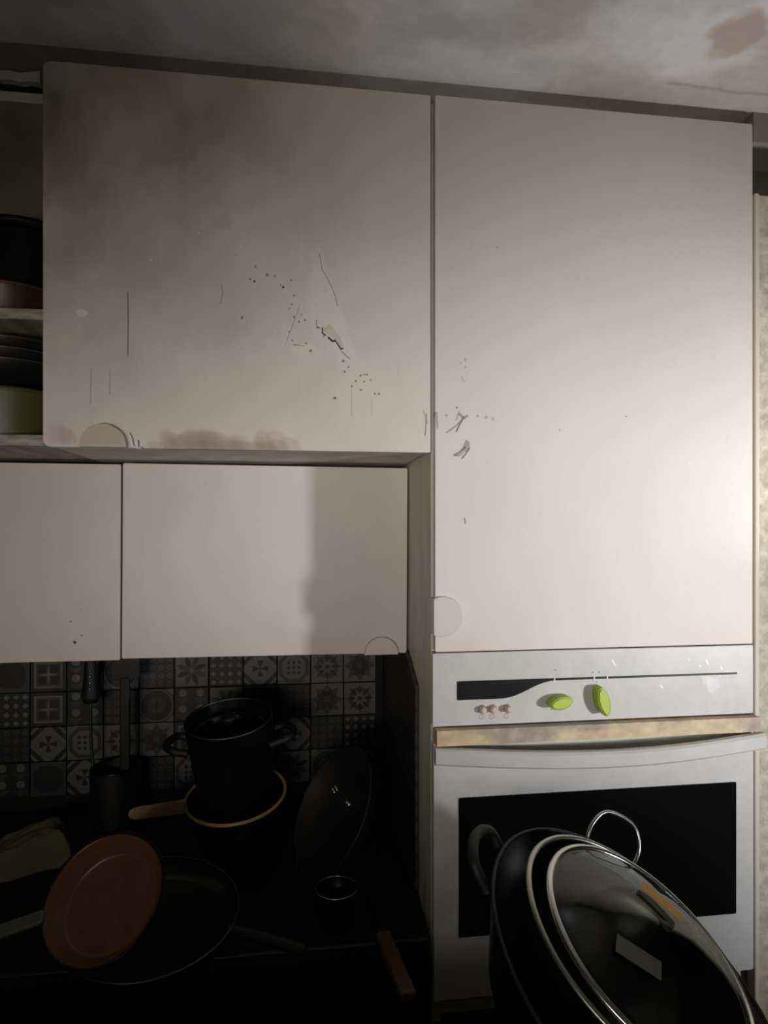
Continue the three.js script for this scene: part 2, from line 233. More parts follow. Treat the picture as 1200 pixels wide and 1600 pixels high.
  [[0.307, 0.334, 0.0022], [0.240, 0.353, 0.0018], [0.165, 0.305, 0.0014], [0.447, 0.470, 0.0012]].forEach(([a, b, r], i) => blot(x, 'rgba(236,228,216,0.9)', a, b, r, i + 90));
  stroke(x, 'rgba(205,195,178,0.7)', 0.0018, [[0.446, 0.476], [0.449, 0.464]]);
  // white scuff and wiped corner at the left
  poly2(x, 'rgba(226,220,206,0.95)', [[0.050, 0.217], [0.056, 0.221], [0.064, 0.219], [0.069, 0.213], [0.062, 0.208], [0.053, 0.209]]);
  feather(x, '205,203,188', 0.35, [[0.0, 0.292], [0.012, 0.286], [0.018, 0.270], [0.044, 0.260], [0.058, 0.240], [0.062, 0.208], [0.06, 0.18], [0.03, 0.15], [0.0, 0.14]]);
  feather(x, '190,190,176', 0.4, [[0.258, 0.372], [0.276, 0.385], [0.292, 0.376], [0.290, 0.362], [0.268, 0.360]]);
  // drips
  stroke(x, 'rgba(110,98,80,0.75)', 0.0022, [[0.129, 0.250], [0.1295, 0.205], [0.129, 0.150]]);
  stroke(x, 'rgba(120,108,92,0.4)', 0.0018, [[0.073, 0.124], [0.072, 0.07]]); stroke(x, 'rgba(120,108,92,0.35)', 0.0018, [[0.102, 0.124], [0.101, 0.085]]);
  stroke(x, 'rgba(120,110,96,0.5)', 0.0016, [[0.276, 0.27], [0.278, 0.255], [0.274, 0.238]]);
  stroke(x, 'rgba(160,152,134,0.5)', 0.0012, [[0.490, 0.108], [0.490, 0.06]]); stroke(x, 'rgba(160,152,134,0.4)', 0.0012, [[0.524, 0.09], [0.524, 0.06]]);
  // dried splash along the lower edge
  const q = rng(71);
  for (let i = 0; i < 34; i++) { const a = 0.145 + q() * 0.24, h = 0.012 + q() * 0.024; feather(x, '158,144,126', 0.2, [[a, 0], [a - 0.004, h * 0.7], [a + 0.006, h], [a + 0.016 + q() * 0.012, h * 0.8], [a + 0.024 + q() * 0.02, 0]], 5, 0.5); }
  for (let k = 0; k < 7; k++) blot(x, 'rgba(150,122,110,0.07)', 0.02 + k * 0.004, 0.02 - k * 0.001, 0.022 - k * 0.002, 7 + k);
  // dark rubs at the right edge
  stroke(x, 'rgba(90,84,72,0.5)', 0.0022, [[0.618, 0.066], [0.616, 0.03]]); stroke(x, 'rgba(120,112,98,0.4)', 0.0018, [[0.613, 0.07], [0.620, 0.05]]);
};
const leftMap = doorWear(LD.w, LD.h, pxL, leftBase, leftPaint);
const leftBump = doorWear(LD.w, LD.h, 900, (x, y) => { const q = 90 + (fbm(x * 40, y * 30, 531, 3) - 0.5) * 16; return [q, q, q]; }, x => {
  feather(x, '150,150,150', 0.9, [[0.424, 0.322], [0.436, 0.335], [0.448, 0.300], [0.462, 0.262], [0.478, 0.222], [0.497, 0.160], [0.470, 0.168], [0.452, 0.190], [0.440, 0.205], [0.424, 0.225], [0.416, 0.250], [0.420, 0.285]]);
  feather(x, '140,140,140', 0.8, [[0.408, 0.275], [0.416, 0.285], [0.414, 0.225], [0.398, 0.200], [0.376, 0.172], [0.390, 0.210], [0.402, 0.245]]);
  stroke(x, 'rgba(190,190,190,0.3)', 0.003, [[0.402, 0.248], [0.390, 0.212], [0.376, 0.175]]); stroke(x, 'rgba(190,190,190,0.8)', 0.003, [[0.396, 0.178], [0.412, 0.177], [0.418, 0.172]]);
});
leftBump.colorSpace = THREE.NoColorSpace;
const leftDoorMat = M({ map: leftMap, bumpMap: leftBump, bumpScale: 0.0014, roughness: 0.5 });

{ // top cabinet with the stained door
  const t = thing('upper_cabinet', 'smoke-stained cream upper cabinet with painted shade and peeling scorched door', 'cabinet');
  mesh('side_panel', box(-0.625, -0.607, 1.727, 2.335, -0.6, -0.02), carcass, t); mesh('side_panel', box(-0.024, -0.006, 1.727, 2.335, -0.6, -0.02), carcass, t); mesh('bottom_board', box(-0.607, -0.024, 1.727, 1.745, -0.6, -0.021), carcass, t); mesh('top_board', box(-0.607, -0.024, 2.317, 2.335, -0.6, -0.02), carcass, t); mesh('back_panel', box(-0.607, -0.024, 1.745, 2.317, -0.6, -0.594), carcass, t);
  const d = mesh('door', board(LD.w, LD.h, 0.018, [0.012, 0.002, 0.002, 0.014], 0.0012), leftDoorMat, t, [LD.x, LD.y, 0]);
  d.userData.label = 'cream door browned by smoke and painted shade, with a flaked scorch mark';
  const h = mesh('handle', halfDisc(0.034, 0.012, 0, Math.PI), M({ color: 0xe2dccf, roughness: 0.5, map: dataTex(128, 128, (u, v) => { const n = (fbm(u * 8, v * 8, 601) - 0.5) * 60; return [228 + n, 222 + n, 210 + n]; }) }), d, [0.094, 0.001, 0.0015]);
  h.userData.label = 'half-round cream grip at the lower edge';
  // lifted curl of film along the scorched crack
  const s = new THREE.Shape(); [[0, 0], [0.010, -0.008], [0.016, -0.010], [0.022, -0.019], [0.031, -0.030], [0.033, -0.022], [0.027, -0.010], [0.018, 0.002], [0.008, 0.010]].forEach((p, i) => i ? s.lineTo(...p) : s.moveTo(...p));
  const g = new THREE.ExtrudeGeometry(s, { depth: 0.0005, bevelEnabled: false });
  const p = g.attributes.position; for (let i = 0; i < p.count; i++) { const dd = (p.getX(i) * 0.72 + p.getY(i) * -0.0); p.setZ(i, p.getZ(i) + 0.0004 + Math.max(0, -(p.getY(i) + p.getX(i) * 0.85)) * 0.6); } g.computeVertexNormals();
  mesh('peeling_film', g, M({ color: 0xd8cfc0, roughness: 0.5 }), d, [0.442, 0.203, 0]);
}
{ // open neighbour, its door gone
  const t = thing('open_cabinet', 'dark open upper cabinet without a door, dishes inside', 'cabinet');
  mesh('side_panel', box(-1.245, -1.227, 1.727, 2.3, -0.6, -0.02), carcass, t); mesh('top_board', box(-1.227, -0.6255, 2.284, 2.3, -0.6, -0.03), carcass, t); mesh('back_panel', box(-1.227, -0.6255, 1.745, 2.284, -0.6, -0.594), carcass, t);
  const grimy = M({ roughness: 0.6, map: dataTex(256, 64, (u, v) => { const n = (fbm(u * 30, v * 5, 611, 4) - 0.5) * 80; return [150 + n, 148 + n, 132 + n]; }) });
  mesh('bottom_board', box(-1.245, -0.6255, 1.727, 1.744, -0.594, -0.018), grimy, t);
  mesh('shelf', box(-1.227, -0.6255, 1.933, 1.950, -0.594, -0.03), grimy, t);
  // torn pale remnant of the top rail
  const s = new THREE.Shape(); const q = rng(9); s.moveTo(-0.6, 0); for (let i = 0; i <= 40; i++) s.lineTo(-0.6 + i * 0.0149, -0.004 - q() * 0.008); for (let i = 40; i >= 0; i--) s.lineTo(-0.6 + i * 0.0149, 0.004 + q() * 0.008); s.closePath();
  mesh('top_rail', new THREE.ExtrudeGeometry(s, { depth: 0.012, bevelEnabled: false }), M({ color: 0xb9b7b0, roughness: 0.85 }), t, [-0.637, 2.318, -0.03]);
}
{ // dishes in the open cabinet
  const g = thing('storage_tub', 'olive green plastic tub on the open cabinet floor', 'tub', [-0.728, 1.7445, -0.12]);
  const green = M({ color: 0x55562a, roughness: 0.45 });
  mesh('tub_body', lathe([[0, 0], [0.074, 0], [0.078, 0.004], [0.082, 0.072], [0.085, 0.074], [0.085, 0.078], [0.079, 0.078], [0.075, 0.006], [0, 0.005]]), green, g);
  mesh('tub_lid', lathe([[0, 0.084], [0.07, 0.084], [0.087, 0.082], [0.088, 0.076], [0.0862, 0.0755], [0.0862, 0.0788], [0, 0.079]]), M({ color: 0x55552a, roughness: 0.45 }), g);
  const bw = (name, y, r, label) => { const o = thing(name, label, 'bowl', [-0.728, y, -0.125], 'dark bowls stacked on the green tub'); mesh('bowl_shell', lathe([[0, 0], [r * 0.5, 0], [r * 0.52, 0.004], [r * 0.85, 0.022], [r, 0.044], [r - 0.003, 0.045], [r * 0.82, 0.026], [r * 0.5, 0.007], [0, 0.006]]), M({ color: 0x1b1b1c, roughness: 0.35 }), o); mesh('rim', new THREE.TorusGeometry(r - 0.0015, 0.0018, 8, 64).rotateX(Math.PI / 2).translate(0, 0.0445, 0), M({ color: 0x3a3a3a, roughness: 0.4 }), o); return o; };
  bw('bowl', 1.8282, 0.088, 'lower dark bowl stacked on the green tub'); bw('bowl', 1.8462, 0.088, 'middle dark bowl of the stack on the green tub'); bw('bowl', 1.8642, 0.088, 'uppermost dark bowl below the grey shelf');
  const b = thing('casserole', 'brown earthenware dish on the grey upper shelf', 'dish', [-0.742, 1.9505, -0.15]);
  mesh('dish_body', lathe([[0, 0], [0.075, 0], [0.09, 0.012], [0.097, 0.048], [0.1, 0.05], [0.098, 0.054], [0.091, 0.05], [0.084, 0.014], [0, 0.008]]), M({ color: 0x3a2a1e, roughness: 0.4 }), b);
  mesh('rim', new THREE.TorusGeometry(0.098, 0.003, 8, 64).rotateX(Math.PI / 2).translate(0, 0.052, 0), M({ color: 0x4a3a2c, roughness: 0.4 }), b);
  const j = thing('storage_jar', 'tall black canister behind the brown dish in the open cabinet', 'jar', [-0.80, 1.951, -0.37]); j.scale.set(0.84, 1, 0.84);
  mesh('jar_body', lathe([[0, 0], [0.115, 0], [0.122, 0.006], [0.122, 0.23], [0.11, 0.245], [0, 0.245]]), M({ color: 0x141414, roughness: 0.3 }), j);
  mesh('jar_lid', lathe([[0, 0.285], [0.02, 0.285], [0.024, 0.275], [0.05, 0.268], [0.113, 0.262], [0.116, 0.2455], [0, 0.2455]]), M({ color: 0x2a2927, roughness: 0.4 }), j);
}

// wall cabinets below, set back
function wallCabinet(x0, x1, label, withHandle, roll, wearPaint) {
  const t = thing('wall_cabinet', label, 'cabinet');
  mesh('side_panel', box(x0 + 0.001, x0 + 0.018, 1.34, 1.717, -0.6, -0.256), carcass, t); mesh('side_panel', box(x1 - 0.018, x1 - 0.001, 1.34, 1.717, -0.6, -0.256), carcass, t); mesh('bottom_board', box(x0 + 0.018, x1 - 0.018, 1.34, 1.358, -0.6, -0.256), carcass, t); mesh('top_board', box(x0 + 0.018, x1 - 0.018, 1.699, 1.717, -0.6, -0.256), carcass, t); mesh('back_panel', box(x0 + 0.018, x1 - 0.018, 1.358, 1.699, -0.6, -0.594), carcass, t);
  const w = x1 - x0 - 0.003, h = 0.3835;
  const tex = doorWear(w, h, 900, (x, y) => { const n = (fbm(x * 12 + x0 * 3, y * 9, 701) - 0.5) * 12 + (fbm(x * 120, y * 40, 703, 3) - 0.5) * 3; return [212 + n, 207 + n, 196 + n]; }, wearPaint || (() => {}));
  const d = mesh('door', board(w, h, 0.018, 0.002), M({ map: tex, roughness: 0.45 }), t, [x0 + 0.0015, 1.3375, -0.235]);
  d.rotation.z = roll;
  if (withHandle) mesh('handle', halfDisc(0.033, 0.010, 0, Math.PI), handleMat, d, [w - 0.054, 0.001, 0.0015]);
}
wallCabinet(-0.5735, -0.005, 'cream wall cabinet set back beside the tall oven cupboard', true, -0.006);
wallCabinet(-1.245, -0.5735, 'cream wall cabinet under the open cabinet, two dark specks', false, -0.004, x => { blot(x, 'rgba(30,26,20,0.95)', 0.585, 0.037, 0.0036, 3); blot(x, 'rgba(80,72,60,0.7)', 0.577, 0.078, 0.002, 4); blot(x, 'rgba(80,72,60,0.6)', 0.597, 0.05, 0.002, 5); blot(x, 'rgba(80,72,60,0.5)', 0.597, 0.10, 0.0015, 6); });

// tall cupboard round the oven
const TD = { w: 0.595, h: 0.955 };
const tallPaint = (x) => {
  // y measured from the door's lower edge; rubs and scratches near the left edge
  const dk = (o) => `rgba(96,88,78,${o})`;
  stroke(x, dk(0.75), 0.0026, [[0.050, 0.404], [0.043, 0.391], [0.037, 0.379]]); stroke(x, dk(0.55), 0.0022, [[0.047, 0.399], [0.036, 0.388], [0.020, 0.377]]);
  stroke(x, dk(0.5), 0.004, [[0.043, 0.409], [0.050, 0.402], [0.056, 0.406]]); stroke(x, dk(0.35), 0.003, [[0.042, 0.413], [0.037, 0.399]]); blot(x, dk(0.7), 0.038, 0.420, 0.002, 2); blot(x, dk(0.4), 0.020, 0.406, 0.003, 3); blot(x, dk(0.35), 0.075, 0.407, 0.0025, 4); blot(x, dk(0.3), 0.090, 0.405, 0.003, 5); blot(x, dk(0.25), 0.102, 0.402, 0.003, 6);
  poly2(x, dk(0.42), [[0.054, 0.366], [0.061, 0.360], [0.061, 0.350], [0.055, 0.343], [0.048, 0.347], [0.050, 0.356]]);
  stroke(x, dk(0.6), 0.004, [[0.052, 0.352], [0.043, 0.343], [0.034, 0.338]]); stroke(x, dk(0.7), 0.0025, [[0.060, 0.350], [0.054, 0.341], [0.047, 0.333]]); stroke(x, dk(0.4), 0.0025, [[0.036, 0.337], [0.044, 0.338], [0.050, 0.344]]);
  stroke(x, dk(0.55), 0.003, [[0.052, 0.229], [0.053, 0.221]]); blot(x, dk(0.3), 0.053, 0.503, 0.003, 8); blot(x, dk(0.25), 0.045, 0.497, 0.002, 9); blot(x, dk(0.3), 0.053, 0.490, 0.002, 10); stroke(x, dk(0.3), 0.002, [[0.047, 0.473], [0.049, 0.467], [0.052, 0.466]]);
  stroke(x, dk(0.35), 0.004, [[0.002, 0.41], [0.004, 0.385]]);
  blot(x, dk(0.6), 0.348, 0.412, 0.0016, 11); blot(x, dk(0.5), 0.224, 0.385, 0.0016, 12); blot(x, dk(0.4), 0.11, 0.70, 0.0016, 13); blot(x, dk(0.3), 0.09, 0.70, 0.001, 14); blot(x, 'rgba(245,242,236,0.9)', 0.47, 0.33, 0.0018, 15); blot(x, 'rgba(245,242,236,0.8)', 0.30, 0.29, 0.0014, 16);
};
{
  const t = thing('tall_cupboard', 'tall cream oven cupboard with scuffed upper door', 'cupboard');
  mesh('side_panel', box(0, 0.018, 0.1, 2.335, -0.6, -0.021), carcass, t); mesh('side_panel', box(0.582, 0.6, 0.1, 2.335, -0.6, -0.021), carcass, t); mesh('top_board', box(0.018, 0.582, 2.317, 2.335, -0.6, -0.021), carcass, t); mesh('divider', box(0.018, 0.582, 1.38, 1.398, -0.6, -0.021), carcass, t); mesh('divider', box(0.018, 0.582, 0.745, 0.765, -0.6, -0.021), carcass, t); mesh('back_panel', box(0.018, 0.582, 0.765, 2.317, -0.6, -0.594), carcass, t);
  const tex = doorWear(TD.w, TD.h, 1300, (x, y) => { const n = (fbm(x * 9, y * 7, 801) - 0.5) * 9 + (fbm(x * 130, y * 40, 803, 3) - 0.5) * 3; return [222 + n, 215 + n, 207 + n]; }, tallPaint);
  const d = mesh('door', board(TD.w, TD.h, 0.018, 0.002), M({ map: tex, roughness: 0.52 }), t, [0.003, 1.3815, 0]);
  // edge grip: a disc with a lip folded round the door's edge
  const hg = halfDisc(0.033, 0.007, -Math.PI / 2 - 0.45, Math.PI / 2 + 0.45);
  mesh('handle', merge([hg, box(-0.0155, -0.004, -0.031, 0.031, -0.018, 0.006)]), handleMat, d, [0.0115, 0.0615, 0.0015]);
  mesh('lower_door', board(0.595, 0.63, 0.018, 0.002), blackBoard, t, [0.003, 0.105, 0]);
  mesh('plinth', box(0, 0.6, 0, 0.1, -0.5, -0.06), blackBoard, t);
  // tiled-look guard on the cupboard's flank, its upper front corner cut off
  const s = new THREE.Shape(); s.moveTo(0.128, 0.9); s.lineTo(0.128, 1.292); s.lineTo(0.235, 1.337); s.lineTo(0.6, 1.337); s.lineTo(0.6, 0.9); s.closePath();
  const g = new THREE.ExtrudeGeometry(s, { depth: 0.005, bevelEnabled: true, bevelSize: 0.001, bevelThickness: 0.001, bevelSegments: 1 }); g.rotateY(Math.PI / 2);
  const guard = mesh('splash_panel', g, M({ roughness: 0.45, map: dataTex(256, 256, (u, v) => { const a = Math.abs(Math.sin(u * 37) * Math.cos(v * 31)) * 60 + fbm(u * 18, v * 18, 811) * 40; return [28 + a * 0.5, 28 + a * 0.5, 30 + a * 0.5]; }) }), t, [-0.0075, 0, 0]);
  { const uv = g.attributes.uv, p = g.attributes.position; for (let i = 0; i < p.count; i++) uv.setXY(i, p.getZ(i) / 0.35, p.getY(i) / 0.35); }
  guard.userData.label = 'dark patterned splash panel with a cut corner';
}

// ---------------------------------------------------------------- oven
{
  const t = thing('oven', 'white built-in oven with black window and lime green knobs', 'oven');
  mesh('cavity', box(0.022, 0.578, 0.79, 1.372, -0.55, -0.012), blackBoard, t);
  const pm = doorWear(0.599, 0.123, 1600, (x, y) => { const n = (fbm(x * 14, y * 14, 901) - 0.5) * 14 + (fbm(x * 90, y * 60, 903, 2) - 0.5) * 8; return [202 + n, 203 + n, 199 + n]; }, x => {
    for (const a of [0.086, 0.1045, 0.130]) { x.strokeStyle = 'rgba(150,140,134,0.8)'; x.lineWidth = 0.0012; x.beginPath(); x.arc(a, 0.014, 0.0042, 0, 7); x.stroke(); stroke(x, 'rgba(150,140,134,0.7)', 0.001, [[a, 0.014], [a, 0.019]]); }
    const q = rng(17);
    for (const [a, b, r] of [[0.219, 0.089, 0.0018], [0.288, 0.083, 0.0018], [0.300, 0.083, 0.002], [0.296, 0.066, 0.0018], [0.212, 0.022, 0.002]]) blot(x, 'rgba(110,106,98,0.6)', a, b, r, Math.floor(q() * 99));
    for (const [a, b, l, w] of [[0.505, 0.095, 0.007, 0.0028], [0.492, 0.088, 0.003, 0.002], [0.534, 0.083, 0.004, 0.0024], [0.417, 0.054, 0.006, 0.003], [0.325, 0.098, 0.01, 0.003], [0.470, 0.1, 0.004, 0.0016]]) stroke(x, 'rgba(246,247,248,0.9)', w, [[a, b + l / 2], [a + l * 0.6, b - l / 2]]);
    blot(x, 'rgba(232,233,234,0.5)', 0.518, 0.055, 0.014, 33); blot(x, 'rgba(232,233,234,0.4)', 0.508, 0.062, 0.012, 34);
  });
  const cp = mesh('control_panel', board(0.599, 0.1255, 0.014, 0.002), M({ map: pm, roughness: 0.35 }), t, [-0.002, 1.2545, 0.003]);
  // display: a black strip that sweeps up into a thin line
  const s = new THREE.Shape(); s.moveTo(0.002, 0); s.lineTo(0.075, 0); s.bezierCurveTo(0.118, 0.001, 0.13, 0.024, 0.174, 0.0285); s.lineTo(0.523, 0.0285); s.lineTo(0.523, 0.032); s.lineTo(0.002, 0.0325); s.quadraticCurveTo(0, 0.0325, 0, 0.0305); s.lineTo(0, 0.002); s.quadraticCurveTo(0, 0, 0.002, 0);
  mesh('display', new THREE.ExtrudeGeometry(s, { depth: 0.001, bevelEnabled: false, curveSegments: 20 }), M({ color: 0x1d1f21, roughness: 0.25 }), cp, [0.0425, 0.0445, 0.0001]);
  const white = M({ color: 0xe8e6e0, roughness: 0.5 });
  for (const a of [0.1745, 0.248, 0.2725]) mesh('tick_mark', box(-0.0012, 0.0012, -0.003, 0.003, 0, 0.0006), white, cp, [0.0425 + a, 0.0745, 0.0012]);
  const bg = lathe([[0, 0.012], [0.004, 0.0115], [0.0058, 0.009], [0.0062, 0.004], [0.0075, 0], [0, 0]], 24).rotateX(Math.PI / 2);
  const bm = M({ color: 0xd0c0b6, roughness: 0.5 });
  for (const [a, d] of [[0.087, 0], [0.1055, 0], [0.131, 1]]) { const b = mesh('push_button', bg, bm, cp, [a, 0.0275, 0.0003]); if (d) b.scale.set(0.9, 1, 1.2); }
  // lime green bar knobs
  const lens = (L, w) => { const k = new THREE.Shape(); k.moveTo(-L, 0); k.quadraticCurveTo(-L * 0.35, w * 1.5, L * 0.55, w); k.quadraticCurveTo(L * 1.02, w * 0.7, L, 0); k.quadraticCurveTo(L * 0.35, -w * 1.5, -L * 0.55, -w); k.quadraticCurveTo(-L * 1.02, -w * 0.7, -L, 0); return k; };
  const lime = M({ color: 0x9db83a, roughness: 0.45 }), limeFace = M({ color: 0xb9cf52, roughness: 0.5 });
  const knob = (x, y, turn, L, w) => {
    const k = new THREE.Group(); k.name = 'knob'; k.position.set(x, y, 0.0003); k.rotation.z = turn; cp.add(k);
    mesh('grip', new THREE.ExtrudeGeometry(lens(L, w), { depth: 0.018, bevelEnabled: true, bevelSize: 0.0018, bevelThickness: 0.002, bevelSegments: 3, curveSegments: 16 }), lime, k, [0, 0, 0.002]);
    mesh('grip_face', new THREE.ExtrudeGeometry(lens(L * 0.9, w * 0.8), { depth: 0.0012, bevelEnabled: true, bevelSize: 0.0008, bevelThickness: 0.0006, bevelSegments: 1, curveSegments: 16 }), limeFace, k, [0, 0, 0.0222]);
    k.userData.label = 'lime green bar knob';
  };
  knob(0.222, 0.038, 0.10, 0.019, 0.0085); knob(0.299, 0.038, 1.75, 0.024, 0.0085);
  // heat-browned strip above the door
  const ts = new THREE.Shape(); ts.moveTo(-0.02, 0); ts.lineTo(0.012, 0); ts.quadraticCurveTo(0.017, 0.002, 0.017, 0.008); ts.lineTo(0.010, 0.021); ts.quadraticCurveTo(0.007, 0.0255, 0.002, 0.026); ts.lineTo(-0.02, 0.026); ts.closePath();
  const tg = new THREE.ExtrudeGeometry(ts, { depth: 0.596, bevelEnabled: false, curveSegments: 6 }); tg.rotateY(-Math.PI / 2); tg.rotateY(Math.PI); tg.translate(0, 0, 0);
  tg.computeBoundingBox(); tg.translate(-tg.boundingBox.min.x + 0.002, 0, 0);
  { const p = tg.attributes.position; tg.computeBoundingBox(); const zm = tg.boundingBox; if (zm.max.z < 0.0199) { for (let i = 0; i < p.count; i++) p.setZ(i, -p.getZ(i)); const a = p.array; for (let i = 0; i < p.count; i += 3) for (let k = 0; k < 3; k++) { const q = a[(i + 1) * 3 + k]; a[(i + 1) * 3 + k] = a[(i + 2) * 3 + k]; a[(i + 2) * 3 + k] = q; } tg.computeVertexNormals(); } const uv = tg.attributes.uv; for (let i = 0; i < p.count; i++) uv.setXY(i, p.getX(i) / 0.6, p.getY(i) / 0.05); }
  mesh('heat_strip', tg, M({ roughness: 0.5, map: dataTex(512, 64, (u, v) => { const n = (fbm(u * 40, v * 4, 911, 4) - 0.5) * 50; const k = sm(0.35, 0.62, fbm(u * 5, v * 1.2, 913, 3)); return [204 - k * 30 + n, 186 - k * 30 + n, 150 - k * 10 + n]; }) }), t, [0, 1.2265, 0]);
  // door
  const d = mesh('oven_door', board(0.598, 0.441, 0.02, 0.003), ovenWhite, t, [0.0, 0.784, 0.002]);
  const win = mesh('door_window', board(0.519, 0.240, 0.003, 0.002, 0.0006), blackGlass, d, [0.0435, 0.107, 0.0022]);
  win.userData.label = 'black oven glass';
  // bowed handle
  const N = 48, hp = [], idx = [], H0 = 0.0275;
  for (let i = 0; i <= N; i++) {
    const u = i / N, x = -0.002 + u * 0.604, b = Math.sin(Math.PI * u), zf = 0.028 + 0.034 * b, y0 = 0.414 - 0.006 * b, th = 0.014;
    const ring = [[y0 - 0.002, zf - th], [y0 - 0.0005, zf - 0.003], [y0 + 0.003, zf], [y0 + H0 - 0.004, zf], [y0 + H0, zf - 0.004], [y0 + H0, zf - th]];
    for (const [yy, zz] of ring) hp.push(x, yy, zz);
  }
  for (let i = 0; i < N; i++) for (let k = 0; k < 6; k++) { const a = i * 6 + k, b = i * 6 + (k + 1) % 6, c = a + 6, e = b + 6; idx.push(a, c, b, b, c, e); }
  for (const o of [0, N * 6]) for (let k = 1; k < 5; k++) o ? idx.push(o, o + k, o + k + 1) : idx.push(0, k + 1, k);
  const hg = new THREE.BufferGeometry(); hg.setAttribute('position', new THREE.Float32BufferAttribute(hp, 3)); hg.setIndex(idx); const hgn = hg.toNonIndexed(); hgn.computeVertexNormals();
  hgn.setAttribute('uv', new THREE.Float32BufferAttribute(new Float32Array(hgn.attributes.position.count * 2), 2)); { const p = hgn.attributes.position, uv = hgn.attributes.uv; for (let i = 0; i < p.count; i++) uv.setXY(i, p.getX(i), p.getY(i)); }
  mesh('door_handle', hgn, ovenWhite, d, [0, 0, 0]);
  for (const a of [0.012, 0.578]) mesh('handle_post', box(a - 0.01, a + 0.01, 0.417, 0.438, -0.001, 0.018), ovenWhite, d);
}

// ---------------------------------------------------------------- worktop and base units
{
  const w = mesh('worktop', box(-1.6, -0.009, 0.87, 0.9, -0.596, 0.012, 0.004), worktopMat); w.userData = { label: 'long black worktop below the patterned tiles', category: 'worktop' };
  const unit = (x0, x1, label) => { const t = thing('base_cabinet', label, 'cabinet'); mesh('side_panel', box(x0, x0 + 0.018, 0.1, 0.869, -0.59, -0.025), blackBoard, t); mesh('side_panel', box(x1 - 0.018, x1, 0.1, 0.869, -0.59, -0.025), blackBoard, t); mesh('bottom_board', box(x0 + 0.018, x1 - 0.018, 0.1, 0.118, -0.59, -0.025), blackBoard, t); mesh('back_panel', box(x0 + 0.018, x1 - 0.018, 0.118, 0.869, -0.59, -0.584), blackBoard, t); mesh('door', board(x1 - x0 - 0.004, 0.755, 0.018, 0.002), blackBoard, t, [x0 + 0.002, 0.108, -0.006]); mesh('plinth', box(x0, x1, 0, 0.099, -0.5, -0.07), blackBoard, t); };
  unit(-0.605, -0.006, 'black base cabinet beside the oven cupboard'); unit(-1.21, -0.606, 'black base cabinet at the left under the orange pan');
}

// ---------------------------------------------------------------- pots and pans on the worktop
function panBody(t, r, h, wall, matIn, matOut) {
  mesh('pan_body', lathe([[0, 0], [r * 0.8, 0], [r * 0.86, 0.004], [r, h], [r + 0.003, h + 0.001]]), matOut, t);
  return mesh('inner_coating', lathe([[0, wall], [r * 0.78, wall], [r * 0.83, wall + 0.004], [r - wall, h - 0.001], [r + 0.0025, h + 0.0015]]), matIn, t);
}
{ // saucepan with the cream rim
  const t = thing('saucepan', 'black saucepan with cream rim and cream handle', 'saucepan', [-0.352, 0.921, -0.33]); t.rotation.z = 0.07; t.rotation.x = 0.18;
  mesh('pan_body', lathe([[0, 0], [0.075, 0], [0.084, 0.006], [0.104, 0.11], [0.1, 0.11], [0.08, 0.01], [0, 0.005]]), blackEnamel, t);
  mesh('rim', new THREE.TorusGeometry(0.1035, 0.0036, 10, 80).rotateX(Math.PI / 2).translate(0, 0.111, 0), cream, t);
  const s = new THREE.Shape(); s.moveTo(0, -0.013); s.lineTo(-0.09, -0.0105); s.quadraticCurveTo(-0.112, -0.0105, -0.112, 0); s.quadraticCurveTo(-0.112, 0.0105, -0.09, 0.0105); s.lineTo(0, 0.013); s.closePath(); const hole = new THREE.Path(); hole.absellipse(-0.099, 0, 0.006, 0.0035, 0, 7); s.holes.push(hole);
  const g = new THREE.ExtrudeGeometry(s, { depth: 0.008, bevelEnabled: true, bevelSize: 0.002, bevelThickness: 0.002, bevelSegments: 2 }); g.rotateX(-0.75);
  const h = mesh('pan_handle', g, cream, t, [-0.102, 0.102, 0.012]); h.rotation.z = 0.02;
}
const coax = (k) => new THREE.Vector3(0, k, 0).applyEuler(new THREE.Euler(0.18, 0, 0.07)).add(new THREE.Vector3(-0.352, 0.921, -0.33)).toArray();
{ // black stock pot standing in the saucepan
  const t = thing('stock_pot', 'black two-eared pot stacked in the cream-rimmed saucepan', 'pot', coax(0.0105)); t.rotation.z = 0.07; t.rotation.x = 0.18;
  mesh('pot_body', lathe([[0, 0], [0.062, 0], [0.07, 0.006], [0.089, 0.275], [0.086, 0.275], [0.068, 0.012], [0, 0.006]]), blackEnamel, t);
  mesh('rim', new THREE.TorusGeometry(0.0875, 0.0022, 10, 80).rotateX(Math.PI / 2).translate(0, 0.275, 0), dullSteel, t);
  for (const s of [-1, 1]) mesh('ear_handle', tube([[s * 0.082, 0.222, -0.032], [s * 0.112, 0.23, -0.03], [s * 0.13, 0.23, 0], [s * 0.112, 0.23, 0.03], [s * 0.082, 0.222, 0.032]], 0.008, 30, 10), blackMatt, t);
  const l = thing('glass_lid', 'small steel-rimmed glass lid lying in the black stock pot', 'lid', coax(0.256)); l.rotation.z = 0.07; l.rotation.x = 0.18;
  mesh('glass', lathe([[0, 0.012], [0.03, 0.011], [0.055, 0.006], [0.0755, 0], [0.0755, 0.003], [0.055, 0.009], [0.03, 0.014], [0, 0.015]]), glass, l);
  mesh('rim', new THREE.TorusGeometry(0.0765, 0.002, 8, 72).rotateX(Math.PI / 2), steel, l);
  mesh('lid_knob', lathe([[0, 0.015], [0.01, 0.015], [0.009, 0.023], [0.016, 0.028], [0.015, 0.034], [0, 0.036]], 32), blackMatt, l);
}
